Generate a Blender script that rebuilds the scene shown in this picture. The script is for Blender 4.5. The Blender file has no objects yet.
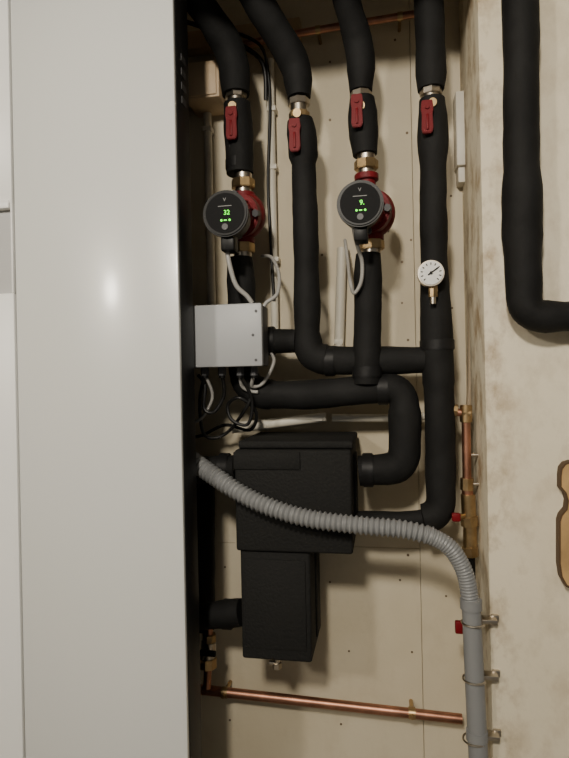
import bpy, bmesh, math, random
from mathutils import Vector, Matrix, noise
random.seed(4)
# ------------------------------------------------------------ camera / survey
FP=560.0; YAW=math.radians(10); ROLL=math.radians(1.15)
C=Vector((0,-1.4,1.5))
F=Vector((-math.sin(YAW),math.cos(YAW),0)); R0=Vector((math.cos(YAW),math.sin(YAW),0)); U0=Vector((0,0,1))
R=R0*math.cos(ROLL)-U0*math.sin(ROLL); U=R0*math.sin(ROLL)+U0*math.cos(ROLL)
def at(px,py,d):
    """surveyed photo coordinate -> world position on the real plane d metres in front of the back wall"""
    v=F+R*((px-284.5)/FP)+U*((379-py)/FP)
    return C+v*((-d-C.y)/v.y)
def mpp(p): return (p-C).dot(F)/FP

cd=bpy.data.cameras.new("camera"); cam=bpy.data.objects.new("camera",cd)
bpy.context.collection.objects.link(cam)
cd.sensor_fit='VERTICAL'; cd.sensor_height=36; cd.lens=36*FP/758; cd.clip_start=.02
M=Matrix((R,U,-F)).transposed().to_4x4(); M.translation=C; cam.matrix_world=M
bpy.context.scene.camera=cam

# ------------------------------------------------------------ materials
def mat(name,col,rough=.6,metal=0,var=.0,vscale=8,bump=0,bscale=60,coat=0,emit=0,spec=None):
    m=bpy.data.materials.new(name); m.use_nodes=True; nt=m.node_tree; N=nt.nodes; L=nt.links
    b=N['Principled BSDF']; c4=(*col,1)
    b.inputs['Base Color'].default_value=c4; b.inputs['Roughness'].default_value=rough; b.inputs['Metallic'].default_value=metal
    if spec is not None: b.inputs['Specular IOR Level'].default_value=spec
    if coat: b.inputs['Coat Weight'].default_value=coat; b.inputs['Coat Roughness'].default_value=.13
    if emit: b.inputs['Emission Color'].default_value=c4; b.inputs['Emission Strength'].default_value=emit
    tc=N.new('ShaderNodeTexCoord')
    if var:
        n=N.new('ShaderNodeTexNoise'); n.inputs['Scale'].default_value=vscale; n.inputs['Detail'].default_value=5
        L.new(tc.outputs['Object'],n.inputs['Vector'])
        r=N.new('ShaderNodeValToRGB'); r.color_ramp.elements[0].position=.3; r.color_ramp.elements[1].position=.7
        r.color_ramp.elements[0].color=(*[max(0,x*(1-var)) for x in col],1); r.color_ramp.elements[1].color=(*[min(1,x*(1+var)) for x in col],1)
        L.new(n.outputs['Fac'],r.inputs['Fac']); L.new(r.outputs['Color'],b.inputs['Base Color'])
    if bump:
        n2=N.new('ShaderNodeTexNoise'); n2.inputs['Scale'].default_value=bscale; n2.inputs['Detail'].default_value=4
        L.new(tc.outputs['Object'],n2.inputs['Vector'])
        bp=N.new('ShaderNodeBump'); bp.inputs['Strength'].default_value=bump; bp.inputs['Distance'].default_value=.004
        L.new(n2.outputs['Fac'],bp.inputs['Height']); L.new(bp.outputs['Normal'],b.inputs['Normal'])
    return m
def stained(name,col,stain,edge_x=None,lo=.55,hi=.75,sc=(9,9,2.2),amt=1.0,grain=0,wide=0):
    """painted board with brownish stains"""
    m=mat(name,col,.65,bump=.25,bscale=35); nt=m.node_tree; N=nt.nodes; L=nt.links; b=N['Principled BSDF']
    tc=N.new('ShaderNodeTexCoord'); mp=N.new('ShaderNodeMapping'); mp.inputs['Scale'].default_value=sc
    L.new(tc.outputs['Object'],mp.inputs['Vector'])
    n=N.new('ShaderNodeTexNoise'); n.inputs['Scale'].default_value=1.6; n.inputs['Detail'].default_value=8; n.inputs['Roughness'].default_value=.65
    L.new(mp.outputs['Vector'],n.inputs['Vector'])
    r=N.new('ShaderNodeMapRange'); r.inputs['From Min'].default_value=lo; r.inputs['From Max'].default_value=hi; r.inputs['To Max'].default_value=amt
    L.new(n.outputs['Fac'],r.inputs['Value'])
    fac=r.outputs['Result']
    if edge_x is not None:
        sx=N.new('ShaderNodeSeparateXYZ'); L.new(tc.outputs['Object'],sx.inputs[0])
        e=N.new('ShaderNodeMapRange'); e.inputs['From Min'].default_value=edge_x+.07; e.inputs['From Max'].default_value=edge_x
        e.inputs['To Min'].default_value=.3; L.new(sx.outputs['X'],e.inputs['Value'])
        mu=N.new('ShaderNodeMath'); mu.operation='MULTIPLY'; L.new(fac,mu.inputs[0]); L.new(e.outputs['Result'],mu.inputs[1]); fac=mu.outputs[0]
    mx=N.new('ShaderNodeMixRGB'); mx.inputs['Color1'].default_value=(*col,1); mx.inputs['Color2'].default_value=(*stain,1)
    L.new(fac,mx.inputs['Fac']); outc=mx.outputs['Color']
    if wide:   # broad uneven discolouration
        g=N.new('ShaderNodeTexNoise'); g.inputs['Scale'].default_value=2.6; g.inputs['Detail'].default_value=3; L.new(tc.outputs['Object'],g.inputs['Vector'])
        gr=N.new('ShaderNodeMapRange'); gr.inputs['From Min'].default_value=.4; gr.inputs['From Max'].default_value=.65; gr.inputs['To Max'].default_value=wide
        L.new(g.outputs['Fac'],gr.inputs['Value'])
        m3=N.new('ShaderNodeMixRGB'); m3.inputs['Color2'].default_value=(col[0]*.70,col[1]*.66,col[2]*.56,1)
        L.new(outc,m3.inputs['Color1']); L.new(gr.outputs['Result'],m3.inputs['Fac']); outc=m3.outputs['Color']
    L.new(outc,b.inputs['Base Color'])
    return m
BLK=mat('black_foam_insulation',(.009,.009,.009),.75,var=.35,vscale=14,bump=.8,bscale=22,spec=.25)
FOAM=mat('black_epp_foam',(.011,.011,.0105),.8,bump=.5,bscale=160,spec=.25)
BPL=mat('black_plastic',(.005,.005,.005),.4,spec=.2)
FACE=mat('display_face',(.003,.003,.0035),.55,spec=.1)
BTAPE=mat('black_tape',(.010,.010,.0105),.5,bump=.2,bscale=50,spec=.25)
WALL=stained('cream_painted_board',(.63,.56,.42),(.44,.36,.24),lo=.52,hi=.85,sc=(7,7,4),amt=.6,wide=.45)
SHADEHDR=mat('dark_timber',(.17,.12,.07),.7,var=.3,vscale=6)
BATT=mat('pale_timber',(.46,.33,.19),.7,var=.2,vscale=10)
COPP=mat('copper',(.42,.21,.14),.42,1,var=.3,vscale=25)
BRASS=mat('brass',(.42,.30,.16),.38,1,var=.25,vscale=40)
CHR=mat('nickel_plated',(.50,.45,.38),.32,1)
RED=mat('red_handle_plastic',(.15,.004,.008),.5,spec=.2)
REDI=mat('red_cast_iron',(.15,.007,.011),.55,var=.2,vscale=30,bump=.4,bscale=90,spec=.3)
GRN=mat('green_led',(.10,1,.03),.5,emit=1.6)
WHT=mat('white_plastic',(.66,.62,.53),.45)
PWH=mat('aged_white_pipe',(.66,.62,.52),.5,var=.12)
GREY=mat('grey_conduit_plastic',(.21,.215,.22),.45)
EBOX=mat('light_grey_enclosure',(.37,.38,.39),.45)
EDRK=mat('dark_grey_enclosure',(.06,.06,.065),.5)
CAB=mat('white_lacquered_steel',(.68,.69,.67),.3,bump=.02,bscale=3,coat=.35)
CABW=mat('white_plastic_trim',(.82,.82,.80),.35)
RECS=mat('handle_recess_grey',(.45,.45,.45),.5)
CBLK=mat('black_steel_edge',(.010,.010,.011),.5,spec=.3)
CAG=mat('grey_cable',(.35,.34,.32),.5)
CAB2=mat('black_cable',(.008,.008,.008),.45)
WOODJ=mat('beige_box',(.56,.42,.27),.6,var=.12)
WOOD=mat('varnished_wood',(.42,.27,.12),.5,var=.3,vscale=16)
WOODE=mat('dark_wood_edge',(.08,.045,.02),.7)
DIAL=mat('dial_white',(.75,.75,.72),.4)
LOGO=mat('logo_print',(.25,.25,.25),.5)
SCR=mat('screw_head_brown',(.14,.10,.06),.5,.4)

# ------------------------------------------------------------ builder
class B:
    def __init__(s,name): s.name=name; s.bm=bmesh.new(); s.mats=[]
    def mi(s,m):
        if m not in s.mats: s.mats.append(m)
        return s.mats.index(m)
    def add(s,t,m,smooth=True):
        i=s.mi(m)
        for f in t.faces: f.material_index=i; f.smooth=smooth
        me=bpy.data.meshes.new('t'); t.to_mesh(me); t.free(); s.bm.from_mesh(me); bpy.data.meshes.remove(me)
    def boxw(s,lo,hi,m,bev=.002,seg=2,rot=None):
        t=bmesh.new(); bmesh.ops.create_cube(t,size=1)
        lo=Vector(lo);hi=Vector(hi); c=(lo+hi)/2; sz=hi-lo
        for v in t.verts: v.co=Vector((v.co.x*sz.x,v.co.y*sz.y,v.co.z*sz.z))
        if bev: bmesh.ops.bevel(t,geom=t.edges[:],offset=min(bev,min(abs(x) for x in sz)*.45),segments=seg,affect='EDGES',profile=.5)
        if rot: bmesh.ops.transform(t,matrix=rot,verts=t.verts)
        for v in t.verts: v.co+=c
        s.add(t,m)
    def box(s,x0,y0,x1,y1,df,db,m,bev=.002,seg=2):
        cx=(x0+x1)/2; cy=(y0+y1)/2
        lo=Vector((at(x0,cy,df).x,-df,at(cx,y1,df).z)); hi=Vector((at(x1,cy,df).x,-db,at(cx,y0,df).z))
        s.boxw(lo,hi,m,bev,seg); return lo,hi
    def cyl(s,p0,p1,r0,m,r1=None,seg=28,bev=0):
        if r1 is None: r1=r0
        d=p1-p0; t=bmesh.new()
        bmesh.ops.create_cone(t,cap_ends=True,segments=seg,radius1=r0,radius2=r1,depth=d.length)
        if bev:
            es=[e for e in t.edges if len(e.link_faces)==2 and any(len(f.verts)>4 for f in e.link_faces)]
            bmesh.ops.bevel(t,geom=es,offset=bev,segments=2,affect='EDGES')
        q=Vector((0,0,1)).rotation_difference(d.normalized()).to_matrix().to_4x4()
        bmesh.ops.transform(t,matrix=Matrix.Translation((p0+p1)/2)@q,verts=t.verts); s.add(t,m)
    def sph(s,c,r,m,sc=(1,1,1)):
        t=bmesh.new(); bmesh.ops.create_uvsphere(t,u_segments=28,v_segments=16,radius=r)
        for v in t.verts: v.co=Vector((v.co.x*sc[0],v.co.y*sc[1],v.co.z*sc[2]))+c
        s.add(t,m)
    def tubew(s,pts,rad,m,fil=.05,seg=24,step=.012,mod=None,rough=0):
        P=[Vector(p) for p in pts]; path=[(P[0],rad[0])]
        for i in range(1,len(P)-1):
            a,b,c=P[i-1],P[i],P[i+1]; f=min(fil,(a-b).length*.48,(c-b).length*.48)
            s0=b+(a-b).normalized()*f; s1=b+(c-b).normalized()*f
            for k in range(9):
                t=k/8; path.append(((s0*(1-t)**2+b*2*t*(1-t)+s1*t*t),rad[i]))
        path.append((P[-1],rad[-1]))
        out=[path[0]]
        for (a,ra),(b,rb) in zip(path,path[1:]):
            n=max(1,int((b-a).length/step))
            for k in range(1,n+1):
                if (b-a).length>1e-6: out.append((a.lerp(b,k/n),ra+(rb-ra)*k/n))
        t=bmesh.new(); rings=[]; prev=None; nrm=None; L=0
        for i,(p,r) in enumerate(out):
            tg=(out[min(i+1,len(out)-1)][0]-out[max(i-1,0)][0]).normalized()
            if nrm is None: nrm=tg.orthogonal().normalized()
            else:
                nrm=(nrm-tg*nrm.dot(tg)).normalized(); L+=(p-out[i-1][0]).length
            bn=tg.cross(nrm); rr=r
            if mod: rr=r*mod(L)
            ring=[]
            for k in range(seg):
                dv=nrm*math.cos(2*math.pi*k/seg)+bn*math.sin(2*math.pi*k/seg); q=rr
                if rough: q*=1+rough*noise.noise(p*14)+rough*.45*noise.noise((p+dv*rr)*32)
                ring.append(t.verts.new(p+dv*q))
            rings.append(ring)
        for a,b in zip(rings,rings[1:]):
            for k in range(seg): t.faces.new((a[k],a[(k+1)%seg],b[(k+1)%seg],b[k]))
        t.faces.new(rings[0][::-1]); t.faces.new(rings[-1]); s.add(t,m)
    def tube(s,pts,m,fil=.05,**k):
        W=[at(a,b,d) for a,b,d,_ in pts]; s.tubew(W,[q[3]*mpp(w) for q,w in zip(pts,W)],m,fil,**k)
    def prism(s,pix,df,db,m,bev=.002):
        t=bmesh.new(); vs=[t.verts.new(at(a,b,df)) for a,b in pix]; f=t.faces.new(vs)
        e=bmesh.ops.extrude_face_region(t,geom=[f])
        for v in [g for g in e['geom'] if isinstance(g,bmesh.types.BMVert)]: v.co.y=-db
        bmesh.ops.recalc_face_normals(t,faces=t.faces); s.add(t,m)
    def text(s,txt,c,size,m,ry=0):
        cu=bpy.data.curves.new('tx','FONT'); cu.body=txt; cu.size=size; cu.align_x='CENTER'; cu.align_y='CENTER'; cu.extrude=.0005
        o=bpy.data.objects.new('tx',cu); bpy.context.collection.objects.link(o)
        dg=bpy.context.evaluated_depsgraph_get(); me=bpy.data.meshes.new_from_object(o.evaluated_get(dg))
        t=bmesh.new(); t.from_mesh(me); bpy.data.objects.remove(o); bpy.data.meshes.remove(me)
        bmesh.ops.transform(t,matrix=Matrix.Translation(c)@Matrix.Rotation(ry,4,'Y')@Matrix.Rotation(math.pi/2,4,'X'),verts=t.verts); s.add(t,m,False)
    def done(s):
        me=bpy.data.meshes.new(s.name); s.bm.to_mesh(me); s.bm.free()
        for m in s.mats: me.materials.append(m)
        me.set_sharp_from_angle(angle=math.radians(38))
        o=bpy.data.objects.new(s.name,me); bpy.context.collection.objects.link(o)
        return o
V=Vector
# ------------------------------------------------------------ room shell
XJ=at(485,379,.25).x          # left face of the right-hand boxed partition
ZC=2.6
seam=at(421,600,0).x; zs=at(300,545,0).z
w=B('wall_back')
w.boxw((-2.6,.012,0),(XJ+.02,.1,ZC),WALL,0)
w.boxw((-2.6,0,zs+.0004),(seam-.0005,.012,ZC),WALL,.0006,1)
w.boxw((-2.6,0,0),(seam-.0005,.012,zs-.0004),WALL,.0006,1)
w.boxw((seam+.0005,0,0),(XJ,.012,ZC),WALL,.0006,1)
for a,b in [(330,582),(349,651),(411,240),(402,303),(330,62),(395,40),(388,231),(322,255),(408,340),(225,567),(230,720),(341,724),(400,580),(446,596),(412,652),(330,120),(407,133),(408,555),(402,262),(452,308),(451,196)]:
    p=at(a,b,0); w.cyl(p+V((0,.001,0)),p+V((0,-.0012,0)),random.uniform(.0024,.0034),SCR,seg=12)
w.done()
PAN=stained('cream_partition_board',(.74,.67,.52),(.32,.22,.12),edge_x=XJ,lo=.46,hi=.66,sc=(12,12,8),amt=.95,wide=.25)
w=B('wall_right')
w.boxw((XJ,-.25,0),(1.9,.1,ZC),PAN,.004)
w.done()
w=B('wall_left'); w.boxw((-2.7,-3.6,0),(-2.6,.1,ZC),WALL,0); w.done()
FL=mat('concrete_floor',(.25,.23,.2),.7,var=.2,bump=.3); CE=mat('ceiling_paint',(.6,.56,.48),.8,bump=.1)
w=B('floor'); w.boxw((-2.7,-3.6,-.1),(1.9,.1,0),FL,0); w.done()
w=B('ceiling'); w.boxw((-2.7,-3.6,ZC),(1.9,.1,ZC+.1),CE,0); w.done()
w=B('shade_header'); w.boxw((-1.3,-.46,2.31),(XJ+.02,-.43,ZC),SHADEHDR,.002); w.done()   # unseen header, added to cast shade on the top of the back wall
w=B('trim_2'); a_=at(180,12,.03); b_=at(300,32,.03)
w.boxw((a_.x,-.035,b_.z-.01),(at(300,20,.03).x,0,b_.z+.035),BATT,.002); w.done()  # pale batten fixed to the wall

# ------------------------------------------------------------ heat pump cabinet (left)
c=B('heat_pump_cabinet')
xr=at(182,379,.35).x; xs=at(19,379,.35).x; ztop=2.35
xb=at(165,379,0).x
c.boxw((xr-.60,-.262,.04),(xb,-.02,ztop),CBLK,.003)
c.boxw((xr-.62,-.345,.04),(xr,-.273,ztop),CBLK,.003)
c.boxw((xs+.0015,-.357,.06),(xr-.001,-.345,ztop-.01),CAB,.003)
za=at(8,205,.35).z; zb=at(8,294,.35).z; xh=at(14,250,.35).x
c.boxw((xr-.62,-.360,.06),(xs-.0015,-.345,zb),CABW,.002)
c.boxw((xr-.62,-.360,za),(xs-.0015,-.345,ztop-.01),CABW,.002)
c.boxw((xh,-.360,zb),(xs-.0015,-.345,za),CABW,.001)
c.boxw((xr-.62,-.348,zb),(xh,-.345,za),RECS,0)
c.boxw((xr-.6,-.364,(za+zb)/2+.082),(xh-.001,-.348,za+.006),CABW,.002)
for k in range(4):
    z=at(182,62+14*k,.3).z; c.boxw((xr-.001,-.32,z-.008),(xr+.001,-.295,z+.006),EDRK,0)
for k in range(2):
    c.boxw((xr-.55+.5*k-.03,-.3,0),(xr-.55+.5*k+.03,-.24,.05),CBLK,.003)
c.done()

# ------------------------------------------------------------ insulated pipes
def pipe(pts,fil=.06,name='insulated_pipe',bands=()):
    b=B(name); b.tube(pts,BLK,fil,rough=.09)
    for (x,y,d,r,v) in bands:
        p=at(x,y,d); rr=r*mpp(p); h=.012
        dv=V((0,0,h)) if v else V((h,0,0)); b.cyl(p-dv,p+dv,rr,BTAPE,bev=.002)
    return b.done()
# A
pipe([(110,-150,.30,14),(192,-8,.24,15),(233,52,.15,15),(236,95,.15,13)],.05)
pipe([(237,104,.15,12.5),(239,140,.15,14),(240,174,.15,13)],bands=[(239,165,.15,13.6,1)])
pipe([(240,258,.15,12),(242,300,.15,14),(243,393,.15,15),(300,396,.15,14.5),(404,386,.15,15),(405,430,.15,16),(404,468,.15,16),(359,471,.15,15)],.065,bands=[(383,389,.15,16,0),(368,470,.15,17,0)])
# B
pipe([(195,-150,.32,15),(245,-20,.26,16),(297,66,.15,15),(299,98,.15,12)],.06)
pipe([(300,121,.15,13),(303,145,.15,15.5),(304,182,.15,12.5),(306,240,.15,12.5),(307,308,.15,13),(308,358,.15,15),(345,361,.15,14),(424,360,.145,13.5)],.06,bands=[(330,361,.15,15.3,0)])
pipe([(262,341,.15,13),(296,341,.15,12)],bands=[(270,341,.15,14.5,0)])
# C
pipe([(310,-150,.30,13),(342,-15,.23,14),(361,50,.15,14),(361,92,.15,12)],.06)
pipe([(362,99,.15,13),(363,125,.15,14.5),(365,155,.15,12)])
pipe([(368,254,.165,12),(368,300,.165,14),(367,350,.165,14),(367,384,.165,14)],bands=[(367,372,.165,15,1)])
# D
pipe([(424,-150,.2,14),(428,-20,.18,14.5),(431,60,.15,15),(431,90,.15,13)],.05)
pipe([(432,100,.15,13),(433,135,.15,15),(433,200,.15,13.5),(434,262,.15,13.5),(437,350,.15,16),(440,420,.15,15),(441,516,.15,14.5),(405,521,.15,9),(357,520,.15,9)],.07,bands=[(437,345,.15,17,1)])
# left-hand pipes entering the cabinet
pipe([(170,472,.15,14),(236,468,.15,13)],bands=[(225,468,.15,15,0)])
pipe([(170,620,.15,13),(242,612,.17,13)],bands=[(228,614,.16,14.5,0)])
pipe([(203,480,.06,12),(203,628,.06,12)])
# U pipe on the partition
pipe([(516,-150,.297,17),(520,0,.297,17),(521,40,.297,17),(521,140,.297,17),(522,200,.297,19),(522,225,.297,19),(523,275,.297,17),(525,317,.297,17),(600,316,.297,15),(760,316,.297,15)],.075)

# ------------------------------------------------------------ ball valves
def valve(x,y0,hy,d=.15,tilt=0,short=False):
    b=B('ball_valve'); p=at(x,y0,d); k=mpp(p)
    b.cyl(p+V((0,0,8*k)),p+V((0,0,2*k)),11*k,CHR,seg=8,bev=.001)
    b.cyl(p+V((0,0,3*k)),p+V((0,0,-10*k)),8.5*k,CHR)
    b.cyl(p+V((0,0,-5*k)),p+V((0,0,-11*k)),10.5*k,BRASS,seg=8,bev=.001)
    f=-.036
    b.cyl(p+V((0,0,-8*k)),p+V((0,f,-12*k)),4*k,BRASS)
    h=at(x-4,hy,d+.038); 
    pts=[(-5,16),(5,16),(6,8),(5,3),(5.5,-12),(4,-16),(-4,-16),(-5.5,-12),(-5,3),(-6,8)]
    t=bmesh.new(); vs=[t.verts.new(h+V((a*k,0,c_*k))) for a,c_ in pts]; fc=t.faces.new(vs)
    e=bmesh.ops.extrude_face_region(t,geom=[fc])
    for v in [g for g in e['geom'] if isinstance(g,bmesh.types.BMVert)]: v.co.y-=.009
    bmesh.ops.recalc_face_normals(t,faces=t.faces)
    bmesh.ops.bevel(t,geom=t.edges[:],offset=.0015,segments=2,affect='EDGES')
    b.add(t,RED)
    b.cyl(h+V((0,-.008,9*k)),h+V((0,-.012,9*k)),2.4*k,RED,seg=6)
    b.boxw(h+V((-1.2*k,-.012,-13*k)),h+V((1.2*k,-.008,2*k)),RED,.001)
    b.done()
valve(236,101,124); valve(299,108,136); valve(361,101,112); valve(431,98,118)

# ------------------------------------------------------------ circulation pumps
def pump(bx,by,hx,hy,ytop,ybot,txt,d=.15,xt=None):
    b=B('circulation_pump'); p=at(bx,by,d); k=mpp(p)
    t0=at(xt or bx,ytop,d); b0=at(bx,ybot,d)
    b.cyl(t0,t0+V((0,0,-7*k)),9*k,CHR,seg=24); b.cyl(t0+V((0,0,-6*k)),t0+V((0,0,-15*k)),12*k,BRASS,seg=8,bev=.0015)
    b.cyl(t0+V((0,0,-15*k)),t0+V((0,0,-22*k)),8*k,CHR)
    b.cyl(b0,b0+V((0,0,6*k)),9*k,CHR); b.cyl(b0+V((0,0,6*k)),b0+V((0,0,15*k)),12.5*k,BRASS,seg=8,bev=.0015)
    b.cyl(t0+V((0,0,-20*k)),b0+V((0,0,14*k)),8.5*k,REDI)
    b.cyl(t0+V((0,0,-20*k)),t0+V((0,0,-26*k)),12*k,REDI,bev=.001); b.cyl(b0+V((0,0,15*k)),b0+V((0,0,21*k)),12*k,REDI,bev=.001)
    b.sph(p+V((2*k,0,0)),21*k,REDI,(1,.85,1.12))
    h=at(hx,hy,d+.145); ax=(h-p).normalized()
    b.cyl(p,p+ax*.055,21*k,REDI,bev=.003)
    s=ax.orthogonal().normalized(); s2=ax.cross(s)
    for q in range(4):
        a=math.pi/4+q*math.pi/2; o=(s*math.cos(a)+s2*math.sin(a))*19*k
        b.cyl(p+o+ax*.045,p+o+ax*.066,3.6*k,EDRK,seg=6)
    b.cyl(p+ax*.05,p+ax*.095,16*k,REDI,bev=.002)
    for q in range(12):
        a=q*math.pi/6; o=(s*math.cos(a)+s2*math.sin(a)); b.cyl(p+o*16*k+ax*.055,p+o*16*k+ax*.09,1.2*k,REDI,seg=8)
    kh=mpp(h)
    f=V((0,-1,0))
    b.cyl(h-f*.055,h-f*.012,20*kh,BPL,r1=23*kh,seg=48)
    b.cyl(h-f*.014,h,23.5*kh,BPL,seg=48,bev=.003)
    b.cyl(h,h+f*.0015,20*kh,FACE,seg=48)
    b.boxw(h+V((-7*kh,.012,-36*kh)),h+V((7*kh,.05,-15*kh)),BPL,.003)
    c0=h+f*.0022
    b.text(txt,c0+V((2*kh,0,0*kh)),.0135,GRN)
    b.text('V',c0+V((0,0,13*kh)),.010,LOGO)
    b.boxw(c0+V((-7*kh,0,6.5*kh)),c0+V((7*kh,.0005,7.1*kh)),LOGO,0)
    for q,cc in ((-3.5,GRN),(5,GRN)):
        b.cyl(c0+V((q*kh,0,-7.5*kh)),c0+V((q*kh,-.001,-7.5*kh)),1.1*kh,cc,seg=12)
    b.boxw(c0+V((-1*kh,-.001,-8*kh)),c0+V((2*kh,.0005,-7*kh)),GRN,0)
    b.cyl(c0+V((0,0,-14*kh)),c0+V((0,-.0015,-14*kh)),3.2*kh,EDRK,seg=20)
    b.done()
pump(243,216,225,213,174,259,'32')
pump(372,214,360,203,155,256,'9.',xt=366)

# ------------------------------------------------------------ pressure gauge
b=B('pressure_gauge'); p=at(431,273,.215); k=mpp(p); base=at(434,285,.15)
b.cyl(base+V((0,0,9*k)),base+V((0,0,-8*k)),7*k,BRASS,seg=8,bev=.001)
b.cyl(p+V((0,.006,0)),V((p.x+.004,-.155,p.z)),4*k,BRASS)
b.cyl(p+V((0,.02,0)),p,13*k,CHR,seg=40,bev=.001); b.cyl(p,p+V((0,-.002,0)),11.6*k,DIAL,seg=40)
for q in range(11):
    a=math.radians(225-27*q); o=V((math.cos(a),0,math.sin(a))); b.cyl(p+V((0,-.0025,0))+o*8*k,p+V((0,-.0025,0))+o*10.3*k,.5*k,BPL,seg=6)
b.cyl(p+V((-3*k,-.003,-2*k)),p+V((7*k,-.003,5*k)),.7*k,BPL,seg=6); b.cyl(p+V((0,-.002,0)),p+V((0,-.0045,0)),1.6*k,BPL,seg=12)
b.cyl(at(434,287,.15),at(433,290,.2),5*k,BRASS,seg=6)
b.cyl(at(433,286,.196),at(433,297,.196),4.5*k,BRASS,seg=8); b.cyl(at(433,297,.196),at(433,304,.196),3*k,CHR,seg=12)
b.done()

# ------------------------------------------------------------ electrical box
b=B('electrical_junction_box')
lo,hi=b.box(188,304,262,367,.262,.246,EBOX,.004)
b.boxw((xb+.001,-.246,lo.z+.002),(hi.x-.002,-.186,hi.z-.002),EDRK,.003)
b.boxw((xb+.001,-.262,lo.z),(lo.x+.005,-.246,hi.z),EBOX,.003)
for a,q in ((256,311),(253,335),(256,360)):
    s=at(a,q,.262); b.cyl(s+V((0,.002,0)),s+V((0,-.0012,0)),.003,EDRK,seg=16)
for a in (205,222,240,254):
    s=at(a,369,.22); b.cyl(s+V((0,0,.006)),s+V((0,0,-.014)),.009,EDRK,seg=6); b.cyl(s+V((0,0,-.013)),s+V((0,0,-.02)),.007,BPL)
b.done()

# ------------------------------------------------------------ foam-insulated heat exchanger
b=B('insulated_heat_exchanger')
lo,hi=b.box(235,450,352,553,.245,.03,FOAM,.006,3)
lo2,hi2=b.box(238,441,353,449,.235,.03,FOAM,.005,3)
b.box(233,452,300,470,.249,.2,FOAM,.003)
l3,h3=b.box(241,550,311,661,.235,.06,FOAM,.006,3)
b.box(244,560,306,650,.238,.2,FOAM,.003)
b.boxw((hi.x-.02,-.17,lo.z+.03),(hi.x+.006,-.10,hi.z-.02),FOAM,.004)
b.boxw((h3.x-.02,-.16,l3.z+.02),(h3.x+.004,-.1,h3.z-.02),FOAM,.003)
s=at(277,656,.2); b.cyl(s+V((0,0,.01)),s+V((0,0,-.02)),.007,CHR); b.cyl(s+V((0,0,-.014)),s+V((0,0,-.026)),.010,CHR,seg=6)
b.boxw(s+V((-.018,-.005,-.018)),s+V((.0,.005,-.012)),CHR,.001)
b.done()

# ------------------------------------------------------------ corrugated conduit
b=B('corrugated_conduit')
per=.0105
b.tube([(165,440,.16,8),(205,470,.245,8.5),(250,500,.275,8.5),(300,518,.285,8.5),(355,525,.285,8.5),(405,529,.28,8.5),(432,536,.28,8.5)],GREY,.06,step=per/7,mod=lambda L:1+.13*math.cos(2*math.pi*L/per))
b.tube([(424,533,.28,8.5),(450,545,.28,8.5),(466,572,.28,8.5),(471,605,.28,8.5)],GREY,.05,step=.0015,mod=lambda L:1+.04*math.cos(2*math.pi*L/.006))
b.tube([(471,600,.28,9.2),(475,690,.28,9.5),(480,790,.28,9.5),(486,960,.28,9.5)],GREY,.02)
for y,x in ((604,471),(735,477)):
    p=at(x,y,.28); b.cyl(p+V((0,0,.01)),p-V((0,0,.01)),10.6*mpp(p),GREY,bev=.001)
b.done()
for x,y in ((490,617),(490,672),(489,731)):
    b=B('pipe_clip'); p=at(x,y,.25); k=mpp(p)
    cc=at(x-17+(y-617)*.02,y,.28); cc=V((cc.x,-.28,p.z))
    rr=10.8*k; 
    ring=[cc+V((math.cos(a)*rr,math.sin(a)*rr,0)) for a in [math.radians(q) for q in range(30,331,20)]]
    b.tubew(ring,[.002]*len(ring),CHR,.003,seg=8,step=.01)
    b.boxw((XJ+.002,-.256,p.z-.006),(XJ+.016,-.249,p.z+.006),CHR,.001); b.cyl(V((XJ+.009,-.249,p.z)),V((XJ+.009,-.262,p.z)),.0035,CHR,seg=10)
    b.boxw((cc.x+rr-.004,-.275,p.z-.004),(XJ+.010,-.252,p.z+.004),CHR,.001)
    b.done()

# ------------------------------------------------------------ copper pipes
def simple(name,pts,m,fil=.02,**k):
    b=B(name); b.tube(pts,m,fil,seg=16,**k); return b
b=simple('copper_pipe',[(170,686,.05,4.8),(462,719,.05,4.8)],COPP)
for x,y in ((225,692.5),(412,713)):
    p=at(x,y,.05); b.cyl(p-V((.008,0,0)),p+V((.008,0,0)),.0135,BRASS); b.cyl(p,V((p.x,0,p.z)),.005,BRASS)
    b.cyl(p,V((p.x,-.07,p.z)),.005,BRASS,seg=8)
b.done()
b=simple('copper_pipe',[(236,46,.055,3.6),(300,33,.055,3.6),(415,14,.055,3.6)],COPP)
for x,y in ((318,30),(400,16.5)):
    p=at(x,y,.055); b.cyl(p-V((.006,0,0)),p+V((.006,0,0)),.010,BRASS); b.cyl(p,V((p.x,0,p.z)),.004,BRASS)
b.done()
b=simple('copper_pipe',[(477,-150,.06,2.5),(474,0,.06,2.5),(472,180,.06,2.5),(470,380,.06,2.5),(468,420,.06,3)],mat('painted_copper',(.36,.28,.19),.5)); b.done()
def cond(pts,clips=(),cd_=.02):
    b=simple('wall_conduit',pts,PWH)
    for x,y in clips:
        p=at(x,y,cd_); b.boxw(V((p.x-.011,p.y-.012,p.z-.006)),V((p.x+.011,0,p.z+.006)),WHT,.001)
    b.done()
cond([(207,95,.02,4),(212,310,.02,4)],((208,130),))
cond([(270,60,.02,4),(275,330,.02,4)],((272,110),(273,168),(275,260)))
cond([(342,248,.02,5),(339,348,.02,5)],((339,342),))
cond([(232,428,.09,5.5),(326,417,.09,4.5)],((262,425),(318,418)),.09)
cond([(332,418,.07,4),(412,418,.06,4),(455,412,.05,4)],((345,418),(410,418)),.065)
b=B('cable_trunking_box'); b.box(456,90,472,165,.05,.0,WHT,.004); b.box(458,150,470,182,.04,.0,WHT,.003); b.done()
b=B('wall_junction_box'); b.box(184,61,219,98,.10,.0,WOODJ,.004); b.box(187,64,216,95,.104,.06,WOODJ,.003); b.done()

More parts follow.
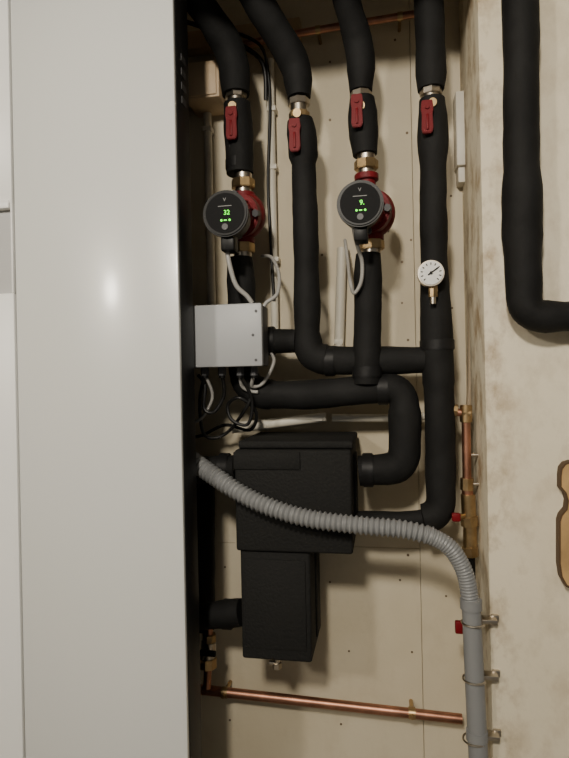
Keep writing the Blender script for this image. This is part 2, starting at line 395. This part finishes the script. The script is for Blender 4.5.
# ------------------------------------------------------------ brass filling valve on the right
b=B('filling_valve')
def seg_(x0,y0,x1,y1,r,m,d=.15,sg=24):
    p=at(x0,y0,d); b.cyl(p,at(x1,y1,d),r*mpp(p),m,seg=sg,bev=.0008)
seg_(441,410,470,414,3.8,COPP); seg_(451,410,457,411,6.5,BRASS,sg=8); seg_(463,412,470,414,6,BRASS)
seg_(466,405,466,422,6,BRASS); seg_(466,420,467,482,4.4,COPP)
seg_(467,478,467,490,6.5,BRASS,sg=8); seg_(467,488,468,496,5.5,COPP); seg_(468,494,469,520,7.2,BRASS); seg_(469,516,470,526,8.6,BRASS,sg=8)
seg_(470,524,470,548,6.8,BRASS); seg_(470,546,471,556,7.8,BRASS,sg=8); seg_(471,554,478,900,4,BPL)
p=at(468,516,.15); q=at(457,517,.17); b.cyl(p,q,3*mpp(p),BRASS)
b.boxw(q+V((-.011,-.007,-.009)),q+V((.007,.004,.009)),RED,.003)
p=at(474,626,.15); q=at(459,627,.2); b.cyl(p,q,3*mpp(p),BRASS); b.boxw(q+V((-.008,-.006,-.013)),q+V((.008,.006,.013)),RED,.003)
for y in (455,484): 
    pp=at(476,y,.15); b.cyl(V((pp.x-.01,-.15,pp.z)),V((XJ+.001,-.15,pp.z)),.004,CHR)
b.done()
b=B('drain_valve')
def s2(x0,y0,x1,y1,r,m,d=.1,sg=24):
    p=at(x0,y0,d); b.cyl(p,at(x1,y1,d),r*mpp(p),m,seg=sg,bev=.0008)
s2(209,622,209,640,4,COPP); s2(209,634,209,643,7,BRASS,sg=8); s2(209,641,208,660,7.5,CHR); s2(208,657,208,667,9,BRASS,sg=8); s2(208,665,207,688,4,COPP,d=.08)
p=at(208,652,.1); q=at(208,653,.14); b.cyl(p,q,.006,CHR); b.boxw(q+V((-.02,-.006,-.007)),q+V((.02,.003,.007)),BPL,.003)
b.cyl(at(200,662,.1),at(192,664,.13),.008,CHR); b.done()

# ------------------------------------------------------------ cables
def cable(pts,m,r=2,name='cable'):
    b=B(name); n=[]
    P=[at(x,y,d) for x,y,d in pts]
    out=[]
    for i in range(len(P)-1):
        p0=P[max(i-1,0)];p1=P[i];p2=P[i+1];p3=P[min(i+2,len(P)-1)]
        for k in range(8):
            t=k/8; out.append(.5*((2*p1)+(p2-p0)*t+(2*p0-5*p1+4*p2-p3)*t*t+(3*p1-p0-3*p2+p3)*t**3))
    out.append(P[-1]); b.tubew(out,[r*mpp(out[0])]*len(out),m,.002,seg=10,step=.02); return b.done()
cable([(226,240,.26),(229,262,.26),(236,285,.25),(247,296,.24),(252,303,.235)],CAG,2.4,'pump_cable')
cable([(262,256,.10),(272,258,.12),(279,275,.15),(277,294,.19),(266,303,.2),(262,312,.2)],CAG,1.8,'pump_cable')
cable([(353,226,.25),(357,245,.24),(362,262,.22),(361,282,.21),(354,293,.2),(350,280,.2),(348,262,.1),(345,240,.05)],CAG,2,'pump_cable')
cable([(222,375,.22),(224,395,.2),(214,412,.2),(204,408,.2),(205,385,.2),(198,375,.2)],CAB2,1.8,'control_cable')
cable([(240,375,.22),(252,400,.19),(248,424,.18),(232,420,.18),(228,405,.18),(240,398,.19),(256,412,.17),(250,430,.15),(225,425,.12),(200,436,.1),(170,440,.1)],CAB2,1.8,'control_cable')
cable([(205,375,.22),(200,400,.18),(203,432,.16),(215,438,.16),(230,430,.16),(246,408,.185),(252,396,.19)],CAB2,1.8,'control_cable')
cable([(254,375,.22),(252,386,.2),(262,384,.19),(270,372,.19),(274,360,.18),(270,352,.16)],CAG,1.8,'control_cable')
cable([(240,375,.22),(242,386,.2),(250,391,.19),(258,392,.19)],CAG,1.8,'control_cable')
cable([(205,375,.22),(212,392,.2),(210,405,.19),(199,420,.17),(180,425,.15)],CAG,1.6,'control_cable')
cable([(222,30,.07),(245,36,.07),(262,48,.065),(268,72,.04),(270,110,.035),(268,180,.035),(270,230,.035),(274,300,.035)],CAB2,1.6,'sensor_cable')
cable([(180,20,.06),(205,28,.065),(232,40,.07),(262,62,.05),(266,100,.03)],CAB2,2.2,'sensor_cable')

# ------------------------------------------------------------ wooden board at right
b=B('wooden_board')
out=[(640,461),(572,461),(565,463),(561,468),(560,476),(560,488),(565,494),(567,501),(566,509),(561,515),(559,521),(559,565),(561,578),(566,587),(576,591),(640,594)]
b.prism(out,.270,.25,WOODE)
inn=[(640,463),(573,463),(566.5,465),(563,469.5),(562,477),(562,487),(567,493),(569.2,501),(568,510),(563,516),(561,522),(561,564),(563,577),(567.5,585),(577,589),(640,592)]
b.prism(inn,.272,.265,WOOD)
b.done()

# ------------------------------------------------------------ lights
def area(name,loc,size,power,col,tgt):
    l=bpy.data.lights.new(name,'AREA'); l.shape='DISK'; l.size=size; l.energy=power; l.color=col
    o=bpy.data.objects.new(name,l); bpy.context.collection.objects.link(o); o.location=loc
    o.rotation_euler=(V(tgt)-V(loc)).to_track_quat('-Z','Y').to_euler(); return o
area('added_soft_lamp',(-1.6,-2.8,2.5),.22,24,(1,.92,.79),(0,0,1.2))
area('added_soft_lamp',(-.25,-2.3,2.5),.20,38,(1,.92,.79),(0,0,1.1))  # added second light, softens the shadow the cabinet throws on the wall
wd=bpy.data.worlds.new('world'); bpy.context.scene.world=wd; wd.use_nodes=True
wd.node_tree.nodes['Background'].inputs[0].default_value=(.92,.9,.84,1); wd.node_tree.nodes['Background'].inputs[1].default_value=.17
